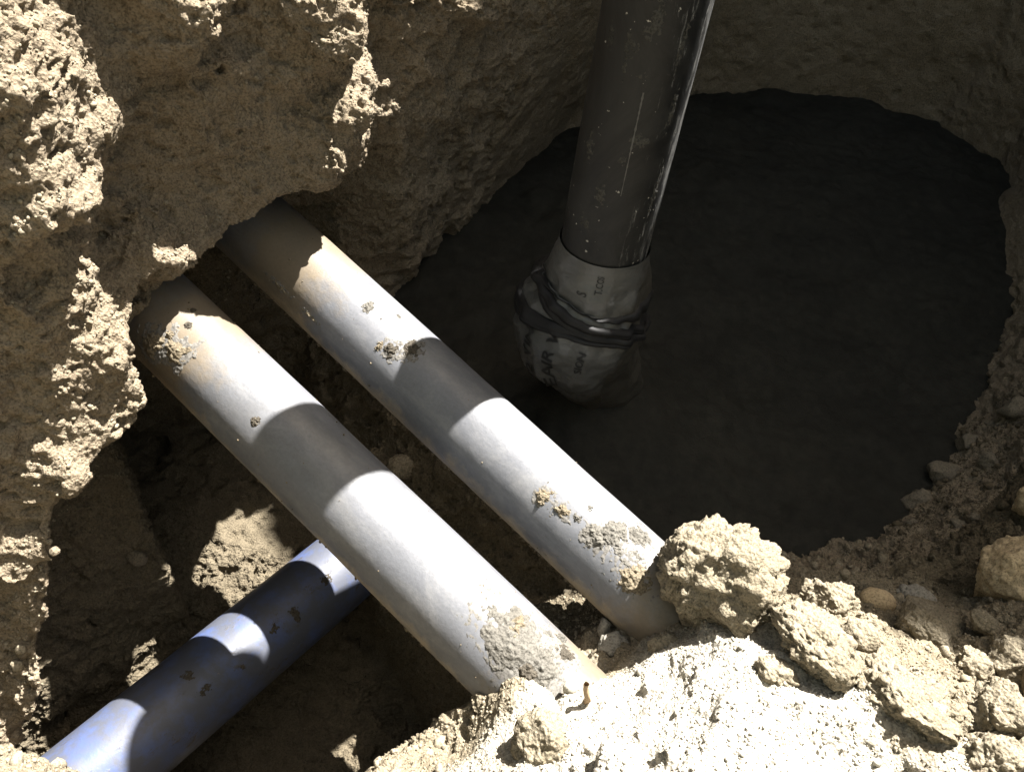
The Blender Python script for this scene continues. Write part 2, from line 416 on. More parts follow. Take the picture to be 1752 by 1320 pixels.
# ground all round, out to the horizon
def build_ground():
    per = []
    m = .02
    x0, x1, y0, y1 = lo[0] + m, hi[0] - m, lo[1] + m, hi[1] - m
    for i in range(40): per.append((x0 + (x1 - x0) * i / 40, y0))
    for i in range(40): per.append((x1, y0 + (y1 - y0) * i / 40))
    for i in range(40): per.append((x1 - (x1 - x0) * i / 40, y1))
    for i in range(40): per.append((x0, y1 - (y1 - y0) * i / 40))
    per = np.array(per, np.float32)
    h0 = np.array([BVHall.ray_cast(Vector((float(x), float(y), 3)), Vector((0, 0, -1)))[0] is not None and BVHall.ray_cast(Vector((float(x), float(y), 3)), Vector((0, 0, -1)))[0].z or .9 for x, y in per])
    c = np.array([.2, 1.0]); rings = [1.0, 1.15, 1.4, 2, 3, 5, 10, 30, 120]
    V = []; 
    for r in rings:
        q = c + (per - c) * r
        z = (h0 - .01) + (.95 - h0) * (1 - math.exp(-(r - 1) / 1.2)) if r > 1 else h0 - .01
        z = z + .02 * np.sin(q[:, 0] * 3.1) * np.cos(q[:, 1] * 2.7) * (r > 1)
        V.append(np.column_stack([q, z]))
    V = np.concatenate(V); n = len(per); F = []
    for k in range(len(rings) - 1):
        for i in range(n): F.append((k * n + i, k * n + (i + 1) % n, (k + 1) * n + (i + 1) % n, (k + 1) * n + i))
    F = np.array(F)
    if vnormals(V, F)[:, 2].mean() < 0: F = F[:, ::-1]
    o = obj('ground', mesh_np('ground', V, F), MAT_SOIL); o['kind'] = 'structure'
BVHall = BVHTree.FromPolygons(V0.tolist(), F0.tolist())
build_ground()
print('ground', round(time.time() - T0, 1))
# ------------------------------------------------------------------ pipe helpers
def frame(A, B):
    A = Vector(A); B = Vector(B); z = (B - A).normalized(); up = Vector((0, 0, 1)) if abs(z.z) < .9 else Vector((0, 1, 0))
    y = (up - z * up.dot(z)).normalized(); x = y.cross(z)
    return Matrix(((x.x, y.x, z.x, A.x), (x.y, y.y, z.y, A.y), (x.z, y.z, z.z, A.z), (0, 0, 0, 1)))
def tube(profile, seg=112, wob=0.0, seed=0, caps=True):
    """profile: list of (z, radius) along local z"""
    V = []; n = len(profile); th = np.arange(seg) / seg * 2 * math.pi
    for z, r in profile: V.append(np.column_stack([r * np.cos(th), r * np.sin(th), np.full(seg, z)]))
    V = np.concatenate(V).astype(np.float32)
    if wob:
        d = fbm(V + 5, 9, seed, 2) * wob; rad = np.linalg.norm(V[:, :2], axis=1, keepdims=True) + 1e-9
        V[:, :2] *= 1 + d[:, None] / rad
    i = np.arange(n * seg).reshape(n, seg); j = np.roll(i, -1, 1)
    F = np.stack([i[:-1], j[:-1], j[1:], i[1:]], -1).reshape(-1, 4)
    return V, F
def on_cyl(px, py, A, B, R):
    d = ray(px, py); n = (B - A) / np.linalg.norm(B - A); oc = CAMPOS - A
    a = d - n * (d @ n); b = oc - n * (oc @ n); aa, bb, cc = a @ a, 2 * a @ b, b @ b - R * R
    D = max(bb * bb - 4 * aa * cc, 0)
    return CAMPOS + d * ((-bb - math.sqrt(D)) / 2 / aa)
def local_cyl(p, mw):
    q = mw.inverted() @ Vector(p); return q.z, math.atan2(q.y, q.x)
def patch_mesh(s0, th0, ls, lt, R, thick, seed, skew=0.0, hole=0.0, n=84, cut=.0):
    """a crust of dried mud hugging a pipe: ls along the axis, lt round it (half sizes, metres)"""
    a = np.linspace(-1.25, 1.25, n); A_, B_ = np.meshgrid(a, a, indexing='ij')
    s = s0 + (A_ + skew * B_) * ls; th = th0 + B_ * lt / R
    P = np.stack([s * 1.0, th * R, np.full_like(s, seed * 3.7)], -1).reshape(-1, 3).astype(np.float32)
    f = 1 / max(min(ls, lt), .004)
    m = 1 - (A_ ** 2 + B_ ** 2).ravel() ** .5 + .75 * fbm(P, f * 1.6, seed, 4, .65) - cut - .12
    if hole: m = np.minimum(m, (A_ ** 2 + B_ ** 2).ravel() ** .5 - hole + .25 * fbm(P, f * 1.5, seed + 5, 2))
    d1, _ = worley(P, 160, seed + 9)
    h = thick * np.clip(m * 1.3, -.4, 1) * (.55 + .9 * (.75 - d1)) + .0008 * fbm(P, 300, seed + 3, 2)
    r = R + np.where(m > 0, h, -.0012)
    V = np.stack([r * np.cos(th.ravel()), r * np.sin(th.ravel()), s.ravel()], 1)
    i = np.arange(n * n).reshape(n, n)
    F = np.stack([i[:-1, :-1], i[:-1, 1:], i[1:, 1:], i[1:, :-1]], -1).reshape(-1, 4)
    k = (m[F] > -.06).any(1)
    return compact(V, F[k]) if k.any() else None

# ------------------------------------------------------------------ pipe materials
def grey_pipe_material(name, seed, length, dirty0, dirty1):
    m = M(name); x, y, z = m.sep(m.tc)
    v = m.mapping((1, 1, .35), loc=(seed, seed * .7, 0))
    base = m.mix(m.ramp(m.noise(16, 5, .6, v), [(.3, 0.0), (.7, 1.0)]), (.115, .118, .129), (.09, .093, .101))
    base = m.mix(m.math('MULTIPLY', m.ramp(m.noise(70, 6, .7, m.mapping((1, 1, .12), loc=(seed, 0, 0))), [(.5, 0.0), (.75, 1.0)]), .35), base, (.15, .15, .156))
    base = m.mix(m.ramp(m.noise(24, 8, .75, m.mapping((1, 1, .5), (.3, .2, 0), (seed * 3, 1, 0)), .5), [(.48, 0.0), (.64, .6)]), base, (.17, .169, .168))
    base = m.mix(m.ramp(m.noise(11, 7, .7, m.mapping((1, 1, .6), (0, .4, 0), (0, seed, 2))), [(.50, 0.0), (.68, .5)]), base, (.078, .076, .072))
    n1 = m.noise(30, 6, .68, m.mapping((1, 1, 1), loc=(seed * 2, 0, 0)))
    n2 = m.noise(120, 5, .7)
    # tan dust where the pipe comes out of / goes into the earth
    d0 = m.math('SUBTRACT', 1.0, m.math('DIVIDE', m.math('ABSOLUTE', m.math('SUBTRACT', z, dirty0[0])), dirty0[1]))
    d1 = m.math('SUBTRACT', 1.0, m.math('DIVIDE', m.math('ABSOLUTE', m.math('SUBTRACT', z, dirty1[0])), dirty1[1]))
    dust = m.math('MAXIMUM', d0, d1)
    dust = m.math('ADD', m.math('MULTIPLY', dust, 1.1), m.math('MULTIPLY', m.math('SUBTRACT', n1, .5), 1.5))
    dust = m.ramp(dust, [(.2, 0.0), (.75, .95)])
    col = m.mix(dust, base, (.135, .109, .076))
    # crust along the lower flank
    low = m.math('ADD', m.math('MULTIPLY', x, -8.5 / .57), m.math('MULTIPLY', y, -8.5 / .57))
    low = m.math('ADD', low, m.math('MULTIPLY', m.math('SUBTRACT', n1, .5), 1.0))
    crust = m.ramp(m.math('MULTIPLY', low, .8), [(.58, 0.0), (.86, 1.0)])
    col = m.mix(m.math('MULTIPLY', crust, .85), col, (.30, .242, .162))
    sp = m.ramp(n2, [(.68, 0.0), (.74, 1.0)])
    col = m.mix(m.math('MULTIPLY', sp, .5), col, (.10, .09, .075))
    fine_ = m.ramp(m.noise(260, 3, .6), [(.3, .9), (.7, 1.06)])
    col = m.mix(1.0, col, fine_, 'MULTIPLY')
    n = m.bump(m.noise(90, 6, .7), .16, .003); n = m.bump(crust, .4, .003, n); n = m.bump(dust, .25, .0015, n)
    return m.set(col, m.ramp(n1, [(.3, .38), (.7, .6)]), n, .5)
MAT_MUDGREY = soil_material('dried_grey_mud', (.10, .093, .079), (.08, .074, .063), (.13, .124, .111), .7)
MAT_MUDDARK = soil_material('dark_wet_mud', (.055, .048, .038), (.04, .035, .027), (.075, .065, .05), .7)
MAT_MUDTAN = soil_material('tan_mud', (.14, .115, .078), (.113, .091, .06), (.17, .145, .107), .7)

MAT_DUST = soil_material('pipe_dust', (.125, .118, .106), (.105, .099, .089), (.15, .142, .128), .3, False)
def ico(sub):
    bm = bmesh.new(); bmesh.ops.create_icosphere(bm, subdivisions=sub, radius=1.0)
    v = np.array([q.co[:] for q in bm.verts], np.float32); f = np.array([[q.index for q in p.verts] for p in bm.faces]); bm.free(); return v, f
def specks(parent, R, L, seed, count=700):
    """grains of soil clinging to a pipe, densest on the lower flank and near its ends"""
    g = np.random.default_rng(seed); bv, bf = ico(1)
    z = g.uniform(.2, L - .1, count); th = g.uniform(0, 2 * math.pi, count)
    low = g.random(count) < .75; th = np.where(low, math.radians(217) + g.normal(0, .10, count), th)
    e = g.random(count) < .25; z = np.where(e, np.where(g.random(count) < .5, .28 + np.abs(g.normal(0, .05, count)), L - .16 - np.abs(g.normal(0, .06, count))), z)
    size = .0004 + np.where(low, .0022, .0010) * g.random(count) ** 4
    c = np.stack([(R + size * .2) * np.cos(th), (R + size * .2) * np.sin(th), z], 1)
    V_ = bv[None] * (1 + .4 * g.uniform(-1, 1, (count, len(bv), 1))) * size[:, None, None] * g.uniform(.7, 1.4, (count, 1, 3)) + c[:, None]
    F_ = (bf[None] + (np.arange(count) * len(bv))[:, None, None]).reshape(-1, 3)
    o = obj('soil_specks', mesh_np('soil_specks', V_.reshape(-1, 3), F_), MAT_MUDTAN, parent); o['kind'] = 'stuff'
def conduit(A, B, ext0, ext1, seed, label, dirty0, dirty1, patches):
    A = np.array(A); B = np.array(B); u = (B - A) / np.linalg.norm(B - A); A0 = A - u * ext0; B0 = B + u * ext1
    L = float(np.linalg.norm(B0 - A0)); mw = frame(A0, B0)
    t = empty('grey_conduit'); t.matrix_world = mw
    tag(t, label, 'pipe', 'pair of grey conduits')
    prof = [(0, R_G - .006), (0, R_G)] + [(z, R_G) for z in np.linspace(.004, L - .004, 60)] + [(L, R_G), (L, R_G - .006)]
    Vp, Fp = tube(prof, 128, .0006, seed)
    obj('pipe_wall', mesh_np('pipe_wall', Vp, Fp), grey_pipe_material('grey_pvc', seed, L, dirty0, dirty1), t)
    specks(t, R_G, L, seed)
    for (px, py, ls, lt, th, mat, kw) in patches:
        s0, t0 = local_cyl(on_cyl(px, py, A, B, R_G), mw)
        r = patch_mesh(s0, t0, ls, lt, R_G, th, seed * 13 + int(px), **kw)
        if r: obj('mud_patch', mesh_np('mud_patch', *r), mat, t)
        if ls > .008:                                             # thin dust round the crust
            r = patch_mesh(s0, t0, ls * 1.9, lt * 1.7, R_G, .0005, seed * 13 + int(px) + 7, cut=.10)
            if r: obj('dust_film', mesh_np('dust_film', *r), MAT_DUST, t)
    return t
conduit(G1A, G1B, .28, .16, 3, 'pale grey conduit nearest the viewer, crossing above the blue pipe', (.31, .10), (.90, .12),
        [(885, 1100, .042, .034, .0042, MAT_MUDGREY, {}), (925, 1135, .02, .022, .005, MAT_MUDGREY, {}), (880, 1078, .012, .02, .005, MAT_MUDTAN, {}), (322, 556, .006, .005, .003, MAT_MUDDARK, {}), (290, 574, .007, .006, .003, MAT_MUDTAN, {}),
         (437, 722, .006, .008, .003, MAT_MUDDARK, {}), (330, 530, .004, .004, .002, MAT_MUDDARK, {}), (960, 1090, .008, .008, .004, MAT_MUDGREY, {}), (905, 1150, .014, .012, .006, MAT_MUDDARK, {}),
         (968, 1118, .012, .010, .005, MAT_MUDDARK, {}), (940, 1085, .006, .006, .003, MAT_MUDGREY, {}), (640, 1048, .004, .003, .002, MAT_MUDTAN, {}), (300, 600, .02, .016, .004, MAT_MUDTAN, {}), (265, 585, .016, .02, .006, MAT_MUDTAN, {})])
conduit(G2A, G2B, .28, .16, 5, 'pale grey conduit farther from the viewer, beside the dark pit', (.31, .11), (.93, .09),
        [(632, 525, .007, .009, .003, MAT_MUDGREY, {}), (683, 541, .004, .004, .002, MAT_MUDGREY, {}), (668, 598, .009, .010, .004, MAT_MUDDARK, {}), (704, 596, .010, .013, .004, MAT_MUDDARK, {}), (648, 592, .004, .007, .003, MAT_MUDTAN, {}),
         (930, 848, .011, .011, .006, MAT_MUDTAN, {}), (962, 874, .010, .008, .005, MAT_MUDTAN, {}), (988, 886, .006, .004, .003, MAT_MUDGREY, {}), (1010, 868, .004, .005, .002, MAT_MUDGREY, {}),
         (1020, 920, .015, .014, .004, MAT_MUDGREY, {}), (1055, 912, .016, .018, .005, MAT_MUDGREY, {}), (1095, 915, .017, .015, .005, MAT_MUDGREY, {}), (1078, 955, .020, .012, .003, MAT_MUDGREY, {'hole': .35}),
         (1085, 990, .018, .016, .004, MAT_MUDTAN, {}), (480, 492, .016, .004, .002, MAT_MUDTAN, {}), (530, 540, .014, .003, .002, MAT_MUDTAN, {})])

# ------------------------------------------------------------------ blue pipe
def blue_material():
    m = M('blue_pvc'); n1 = m.noise(26, 6, .68); n2 = m.noise(110, 5, .7)
    col = m.mix(m.ramp(m.noise(9, 4), [(.3, 0.0), (.7, 1.0)]), (.045, .10, .34), (.06, .13, .38))
    film = m.ramp(n1, [(.22, .48), (.54, .92)])
    col = m.mix(film, col, (.058, .058, .056))
    spot = m.ramp(m.noise(34, 6, .75, m.mapping((1, 1, .6))), [(.60, 0.0), (.66, .9)])
    col = m.mix(spot, col, (.05, .043, .033))
    dot = m.ramp(n2, [(.70, 0.0), (.75, .8)])
    col = m.mix(dot, col, (.33, .22, .13))
    n = m.bump(m.noise(80, 5, .7), .15, .003); n = m.bump(spot, .3, .002, n)
    return m.set(col, m.ramp(n1, [(.3, .38), (.7, .65)]), n, .4)
def build_blue():
    u = (BB - BA) / np.linalg.norm(BB - BA); A0 = BA - u * .30; B0 = BB + u * .26
    L = float(np.linalg.norm(B0 - A0)); mw = frame(A0, B0)
    t = empty('blue_pipe'); t.matrix_world = mw
    tag(t, 'muddy blue water pipe lying low in the trench, passing under the grey conduits', 'pipe')
    zs_ = .30 + float(np.linalg.norm(BB - BA)) + .012                        # the mouth of the socket
    mat = blue_material()
    prof = [(0, R_B - .006), (0, R_B)] + [(z, R_B) for z in np.linspace(.004, zs_ - .004, 48)] + [(zs_, R_B - .002), (zs_ + .0005, R_B - .008)]
    obj('socket_pipe', mesh_np('socket_pipe', *tube(prof, 128, .0006, 21)), mat, t)
    prof = [(zs_ - .02, R_B - .008)] + [(z, R_B - .008) for z in np.linspace(zs_ - .015, L, 30)]
    obj('spigot_pipe', mesh_np('spigot_pipe', *tube(prof, 112, .0005, 22)), mat, t)
    prof = [(zs_ - .004, R_B - .003), (zs_ + .003, R_B - .001), (zs_ + .007, R_B - .004), (zs_ + .008, R_B - .009)]
    obj('sealing_ring', mesh_np('sealing_ring', *tube(prof, 112)), MAT_MUDGREY, t)
    for px, py, ls, lt in [(505, 1050, .012, .02), (470, 1075, .02, .01), (325, 1155, .015, .012), (350, 1180, .02, .008), (415, 1140, .006, .006), (560, 990, .015, .014)]:
        s0, t0 = local_cyl(on_cyl(px, py, BA, BB, R_B), mw)
        r = patch_mesh(s0, t0, ls, lt, R_B, .0014, int(px), cut=.32)
        if r: obj('mud_patch', mesh_np('mud_patch', *r), MAT_MUDDARK, t)
build_blue()

# ------------------------------------------------------------------ black riser
def black_material():
    m = M('black_polyethylene'); x, y, z = m.sep(m.tc)
    n1 = m.noise(11, 7, .75, m.mapping((1, 1, .5), (0, .35, 0), (2, 0, 0)), .8)
    dust = m.ramp(n1, [(.40, 0.0), (.66, .85)])
    col = m.mix(m.math('MULTIPLY', dust, .5), (.007, .0073, .0076), (.058, .057, .053))
    scr = m.ramp(m.noise(46, 6, .8, m.mapping((2.2, 2.2, .35), (0, .5, .3))), [(.58, 0.0), (.66, 1.0)])
    side = m.ramp(m.math('ADD', m.math('MULTIPLY', x, 11.0), .5), [(.55, 0.0), (1.0, 1.0)])  # scuffs brightened only on the sunlit right
    col = m.mix(m.math('MULTIPLY', m.math('MULTIPLY', scr, side), .85), col, (.30, .295, .285))
    edge = m.math('ADD', m.math('MULTIPLY', x, 9.0), m.math('MULTIPLY', m.noise(60, 6, .8, m.mapping((1.5, 1.5, .3), (0, .5, .3), (5, 0, 0))), .9))  # sunlit right rim painted as a pale band
    col = m.mix(m.ramp(edge, [(.88, 0.0), (1.04, .6)]), col, (.20, .198, .19))
    sp = m.ramp(m.noise(150, 2, .5), [(.72, 0.0), (.75, .8)])
    col = m.mix(sp, col, (.4, .38, .34))
    n = m.bump(m.noise(60, 6, .75), .15, .003); n = m.bump(scr, .15, .001, n)
    return m.set(col, m.ramp(n1, [(.35, .5), (.7, .75)]), n, .3)
K_BASE = np.array([KX, KY, .40]); K_TOP = np.array([KX, KY, 1.275])
def build_riser():
    t = empty('black_riser_pipe', tuple(K_BASE))
    tag(t, 'scuffed black plastic pipe standing upright in the dark pit', 'pipe')
    L = float(K_TOP[2] - K_BASE[2])
    z_neck = .536                                                             # neck added out of view above the frame, narrowing the pipe's cast shadow
    prof = [(0, R_K)] + [(z, R_K) for z in np.linspace(.02, z_neck - .03, 50)] + [(z_neck - .015, R_K - .004), (z_neck + .01, .034), (z_neck + .03, .028)] + [(z, .028) for z in np.linspace(z_neck + .05, z_neck + .12, 6)] + [(z_neck + .135, R_K - .004), (z_neck + .15, R_K)] + [(z, R_K) for z in np.linspace(z_neck + .17, L, 12)] + [(L, .022), (L - .05, .022)]
    V_, F_ = tube(prof, 128, .0007, 33); mat = black_material()
    obj('pipe_wall', mesh_np('pipe_wall', V_, F_), mat, t)
    # pale print line running down the side
    a = on_cyl(1101, 158, K_BASE, K_TOP, R_K) - K_BASE; b = on_cyl(1062, 335, K_BASE, K_TOP, R_K) - K_BASE
    n = 40; Vl = []; 
    for i in range(n):
        f = i / (n - 1); z = a[2] + (b[2] - a[2]) * f; th = math.atan2(a[1], a[0]) + (math.atan2(b[1], b[0]) - math.atan2(a[1], a[0])) * f
        w = .0011 * (1 - .6 * f) * (.5 + random.random()) / R_K
        for s in (-1, 1): Vl.append(((R_K + .0012) * math.cos(th + s * w), (R_K + .0012) * math.sin(th + s * w), z))
    Fl = np.array([(2 * i, 2 * i + 2, 2 * i + 3, 2 * i + 1) for i in range(n - 1)])
    lm = M('pale_scratch').set((.085, .083, .078), .8)
    obj('scratch_line', mesh_np('scratch_line', np.array(Vl), Fl), lm, t)
    mw = Matrix.Translation(Vector(K_BASE))
    md = soil_material('pale_dust_smear', (.052, .050, .045), (.038, .037, .033), (.07, .067, .06), .4, False)
    for px, py, ls, lt, sk in [(1072, 92, .030, .004, -.9), (1080, 80, .014, .010, 0), (1098, 130, .007, .007, 0), (1066, 275, .008, .006, 0), (1045, 62, .016, .006, -.5), (1120, 40, .02, .012, .4), (1150, 190, .03, .006, .5), (1010, 250, .02, .008, -.3), (1030, 330, .015, .012, .2), (1120, 330, .03, .006, .6), (1095, 240, .012, .015, 0), (1165, 90, .03, .005, .5), (1000, 380, .015, .010, 0)]:
        p = on_cyl(px, py, K_BASE, K_TOP, R_K); q = p - K_BASE
        r = patch_mesh(q[2], math.atan2(q[1], q[0]), ls, lt, R_K, .0007, int(px), skew=sk, cut=.1)
        if r: obj('dust_smear', mesh_np('dust_smear', *r), md, t)
build_riser()

# ------------------------------------------------------------------ plastic-wrapped bend at its foot
PATH = np.array([(0, 0, .528, .0575), (0, 0, .512, .060), (0, 0, .485, .067), (0, 0, .458, .073), (-.006, -.004, .435, .083), (-.012, -.006, .405, .088), (-.010, -.004, .378, .084),
                 (.004, .004, .35, .074), (.018, .014, .32, .066), (.035, .028, .28, .060), (.06, .05, .22, .058), (.10, .085, .12, .058)])
def path_at(s):
    n = len(PATH) - 1; f = np.clip(s, 0, 1) * n; i = np.minimum(f.astype(int), n - 1); t = (f - i)[:, None]
    p0 = PATH[np.maximum(i - 1, 0)]; p1 = PATH[i]; p2 = PATH[i + 1]; p3 = PATH[np.minimum(i + 2, n)]
    return .5 * (2 * p1 + (p2 - p0) * t + (2 * p0 - 5 * p1 + 4 * p2 - p3) * t ** 2 + (3 * p1 - p0 - 3 * p2 + p3) * t ** 3)
def wrap_surface(s, phi, off=0.0, wrinkle=True):
    s = np.asarray(s, float); phi = np.asarray(phi, float)
    c = path_at(s); e = 1e-3; d = path_at(np.clip(s + e, 0, 1))[:, :3] - path_at(np.clip(s - e, 0, 1))[:, :3]
    d /= np.linalg.norm(d, axis=1, keepdims=True)
    ref = np.array([1, 0, 0.]); ref2 = np.array([.857, .515, 0])
    v = np.cross(d, np.array([-.515, .857, 0])); v /= np.linalg.norm(v, axis=1, keepdims=True)      # lies in the bend's plane, starts as -x-ish/+x-ish
    if v[0] @ ref2 < 0: v = -v
    w = np.tile(np.array([-.515, .857, 0]), (len(s), 1))
    a = phi - math.radians(31)
    dirn = v * np.cos(a)[:, None] + w * np.sin(a)[:, None]
    r = c[:, 3] + off
    if wrinkle:
        P = (c[:, :3] + dirn * c[:, 3:4]).astype(np.float32)
        neck = np.exp(-((s - .31) / .06) ** 2)
        ridge = 1 - 2 * np.abs(fbm(P * np.array([1, 1, .55], np.float32), 34, 307, 2)) ** .7
        r = r + (.006 * fbm(P, 18, 301, 3) + .0035 * ridge) * smooth(.10, .24, s) + neck * (.0035 * np.abs(np.sin(phi * 9 + 9 * s)) - .006) + .0018 * fbm(P, 75, 303, 2) * smooth(.04, .15, s)
    return np.array([KX, KY, 0]) + c[:, :3] + dirn * r[:, None]
def build_wrap():
    t = empty('wrapped_bend', (KX, KY, .22))
    tag(t, 'bulging pipe bend wrapped in white printed plastic at the foot of the black pipe', 'pipe bend')
    ns, nphi = 110, 140
    S_, Ph = np.meshgrid(np.linspace(0, 1, ns), np.arange(nphi) / nphi * 2 * math.pi, indexing='ij')
    V_ = wrap_surface(S_.ravel(), Ph.ravel())
    i = np.arange(ns * nphi).reshape(ns, nphi); j = np.roll(i, -1, 1)
    F_ = np.stack([i[:-1], j[:-1], j[1:], i[1:]], -1).reshape(-1, 4)
    N_ = vnormals(V_.astype(np.float32), F_)
    cpt = V_.mean(0)
    if ((V_ - np.array([KX, KY, .38])) * N_)[: ns * nphi // 2].sum() < 0: F_ = F_[:, ::-1]
    off = np.array([KX, KY, .22])
    m = M('white_film'); x, y, z = m.sep(m.tc)
    mud = m.math('ADD', m.math('MULTIPLY', m.math('ADD', x, m.math('MULTIPLY', y, .25)), 14.0), m.math('MULTIPLY', m.math('SUBTRACT', m.noise(22, 6, .65), .5), 1.6))
    mud = m.ramp(m.math('ADD', mud, m.math('MULTIPLY', m.math('SUBTRACT', .14, z), 3.2)), [(.02, 0.0), (.40, 1.0)])
    col = m.mix(m.ramp(m.noise(18, 5), [(.3, 0.0), (.7, 1.0)]), (.098, .098, .095), (.046, .046, .043))
    col = m.mix(mud, col, (.03, .027, .021))
    n = m.bump(m.noise(60, 5, .6, m.mapping((1, 1, 2.2), (0, .4, 0)), .8), .35, .004)
    film = m.set(col, m.mix(mud, .35, .7), n, .4)
    obj('plastic_film', mesh_np('plastic_film', V_ - off, F_), film, t)
    # bands of dark tape twisted round the neck
    tape = M('black_tape'); tape = tape.set((.010, .0098, .010), .6, tape.bump(tape.noise(90, 4), .2, .002), .25)
    for s0, tilt, ph0, wd, o in [(.300, .035, 2.6, .016, .0035), (.345, -.03, 2.2, .012, .005), (.375, .05, 3.0, .018, .0045), (.325, .02, 4.2, .010, .0065), (.405, .03, 2.9, .007, .0045)]:
        ph = np.arange(96) / 96 * 2 * math.pi
        rows = [(-1, -.003), (-1, o), (-.3, o + .001), (.3, o + .0012), (1, o), (1, -.003)]
        Vt = np.concatenate([wrap_surface(s0 + tilt * np.cos(ph - ph0) + .006 * np.sin(3 * ph + s0 * 40) + k * wd, ph, oo) for k, oo in rows]) - off
        i2 = np.arange(len(rows) * 96).reshape(len(rows), 96); j2 = np.roll(i2, -1, 1)
        Ft = np.stack([i2[:-1], j2[:-1], j2[1:], i2[1:]], -1).reshape(-1, 4)
        if not np.array_equal(F_[0], np.array([0, 1, nphi + 1, nphi])): Ft = Ft[:, ::-1]
        obj('tape_band', mesh_np('tape_band', Vt, Ft), tape, t)
    ink = M('black_ink').set((.010, .010, .010), .6)
    def lettering(txt, px, py, size, stretch=1.0, up=True, spin=0.0):
        """letters printed on the film, read upwards, starting under the given pixel"""
        # find (s, phi) of the pixel on the surface grid
        uu, vv, dd = project(V_); dist = (uu - px) ** 2 + (vv - py) ** 2 + np.where(((CAMPOS - V_) * N_sign).sum(1) > 0, 0, 1e9)
        k = int(np.argmin(dist)); s0, p0 = S_.ravel()[k], Ph.ravel()[k]
        cu = bpy.data.curves.new('lettering', 'FONT'); cu.body = txt; cu.size = size; cu.resolution_u = 3; cu.offset = size * .018
        o = bpy.data.objects.new('lettering', cu); C.objects.link(o)
        dg = bpy.context.evaluated_depsgraph_get(); me = bpy.data.meshes.new_from_object(o.evaluated_get(dg))
        bpy.data.objects.remove(o); bpy.data.curves.remove(cu)
        bm = bmesh.new(); bm.from_mesh(me); bmesh.ops.triangulate(bm, faces=bm.faces)
        bmesh.ops.subdivide_edges(bm, edges=[e for e in bm.edges if e.calc_length() > size * .3], cuts=2); bm.to_mesh(me); bm.free()
        co = np.zeros(len(me.vertices) * 3, np.float32); me.vertices.foreach_get('co', co); co = co.reshape(-1, 3)
        r0 = float(path_at(np.array([s0]))[0, 3]); seg = np.linalg.norm(np.diff(PATH[:, :3], axis=0), axis=1).mean() * (len(PATH) - 1)
        ca, sa = math.cos(spin), math.sin(spin)
        tx = co[:, 0] * ca - co[:, 1] * sa; ty = co[:, 0] * sa + co[:, 1] * ca
        s = s0 - tx * stretch / .36; ph = p0 - ty / r0
        W_ = wrap_surface(s, ph, .0016) - off
        me.vertices.foreach_set('co', W_.astype(np.float32).ravel()); me.update()
        obj('lettering', me, ink, t)
    N_sign = vnormals(V_, F_)
    lettering('EAIR V', 955, 660, .021, 1.0)
    lettering('2 VINI', 915, 640, .019, 1.0)
    lettering('SION', 995, 640, .013, 1.0)
    lettering('T.COS', 1030, 505, .013, .8)
    lettering('S', 1002, 508, .018, .8)
build_wrap()

# ------------------------------------------------------------------ stones and clods
def rock_mesh(seed, dims, angular=.5, rough=.06, grain=.0, sub=4):
    bm = bmesh.new(); bmesh.ops.create_icosphere(bm, subdivisions=sub, radius=1.0)
    V_ = np.array([v.co[:] for v in bm.verts], np.float32); F_ = np.array([[v.index for v in f.verts] for f in bm.faces]); bm.free()
    g = np.random.default_rng(seed)
    for _ in range(int(5 + 9 * angular)):
        n = g.normal(size=3); n /= np.linalg.norm(n); d = g.uniform(.62, .92) if angular > .3 else g.uniform(.8, .97)
        e = np.maximum(0, V_ @ n - d); V_ = V_ - (e * (.55 + .45 * angular))[:, None] * n
    o = g.uniform(-50, 50, 3).astype(np.float32)
    N_ = V_ / np.linalg.norm(V_, axis=1, keepdims=True)
    V_ = V_ + N_ * (rough * fbm(V_ + o, 1.6, seed, 3, .55) + rough * .45 * fbm(V_ + o, 6, seed + 3, 2))[:, None]
    V_ = V_ * np.array(dims, np.float32)
    if grain:
        P = V_ + o; P = P + .003 * np.stack([vnoise(P, 150, 141), vnoise(P, 150, 142), vnoise(P, 150, 143)], 1)
        V_ = V_ + N_ * (grain * (.9 * chunks(P, 62, seed + 8) + .5 * chunks(P, 150, seed + 9) + .9 * fbm(P, 45, seed + 4, 3, .6)))[:, None]
    return V_, F_
def hit(px, py):
    d = ray(px, py); h = BVH.ray_cast(Vector(CAMPOS), Vector(d))[0]
    return np.array(h) if h is not None else None
def rock(name, px, py, w, h, mat, label, cat, seed, angular=.5, rough=.08, grain=0.0, lift=.18, depth=None, rot=0.0, group=None, sub=4, z=None):
    """w, h: apparent size in photo pixels at its distance; rests on the soil below that point"""
    p = hit(px, py)
    if z is not None: p = at(px, py, z); lift = 0
    if p is None: print('no soil under', name, px, py); return
    dist = float((p - CAMPOS) @ ROT[:, 2]) * .95
    a = w / FPX * dist / 2; b = h / FPX * dist / 2; c = (depth or (a + b) / 2 / 1.0)
    V_, F_ = rock_mesh(seed, (a, c if depth else (a + b) / 2, b), angular, rough, grain, sub)
    o = obj(name, mesh_np(name, V_, F_), mat); tag(o, label, cat, group)
    nrm = Vector(ROT[:, 2] * -1)
    o.location = Vector(p) + Vector((0, 0, 1)) * (b * lift) + nrm * (b * .30)
    # local z follows the picture's up, tipped half way back to vertical
    zax = (Vector(ROT[:, 1]) * .75 + Vector((0, 0, 1)) * .5).normalized(); xax = Vector(ROT[:, 0]); yax = zax.cross(xax).normalized(); xax = yax.cross(zax)
    R3 = Matrix((xax, yax, zax)).transposed() @ Matrix.Rotation(rot, 3, 'Y')
    o.rotation_euler = R3.to_euler()
    return o
RIM = 'clods and stones along the near bank'
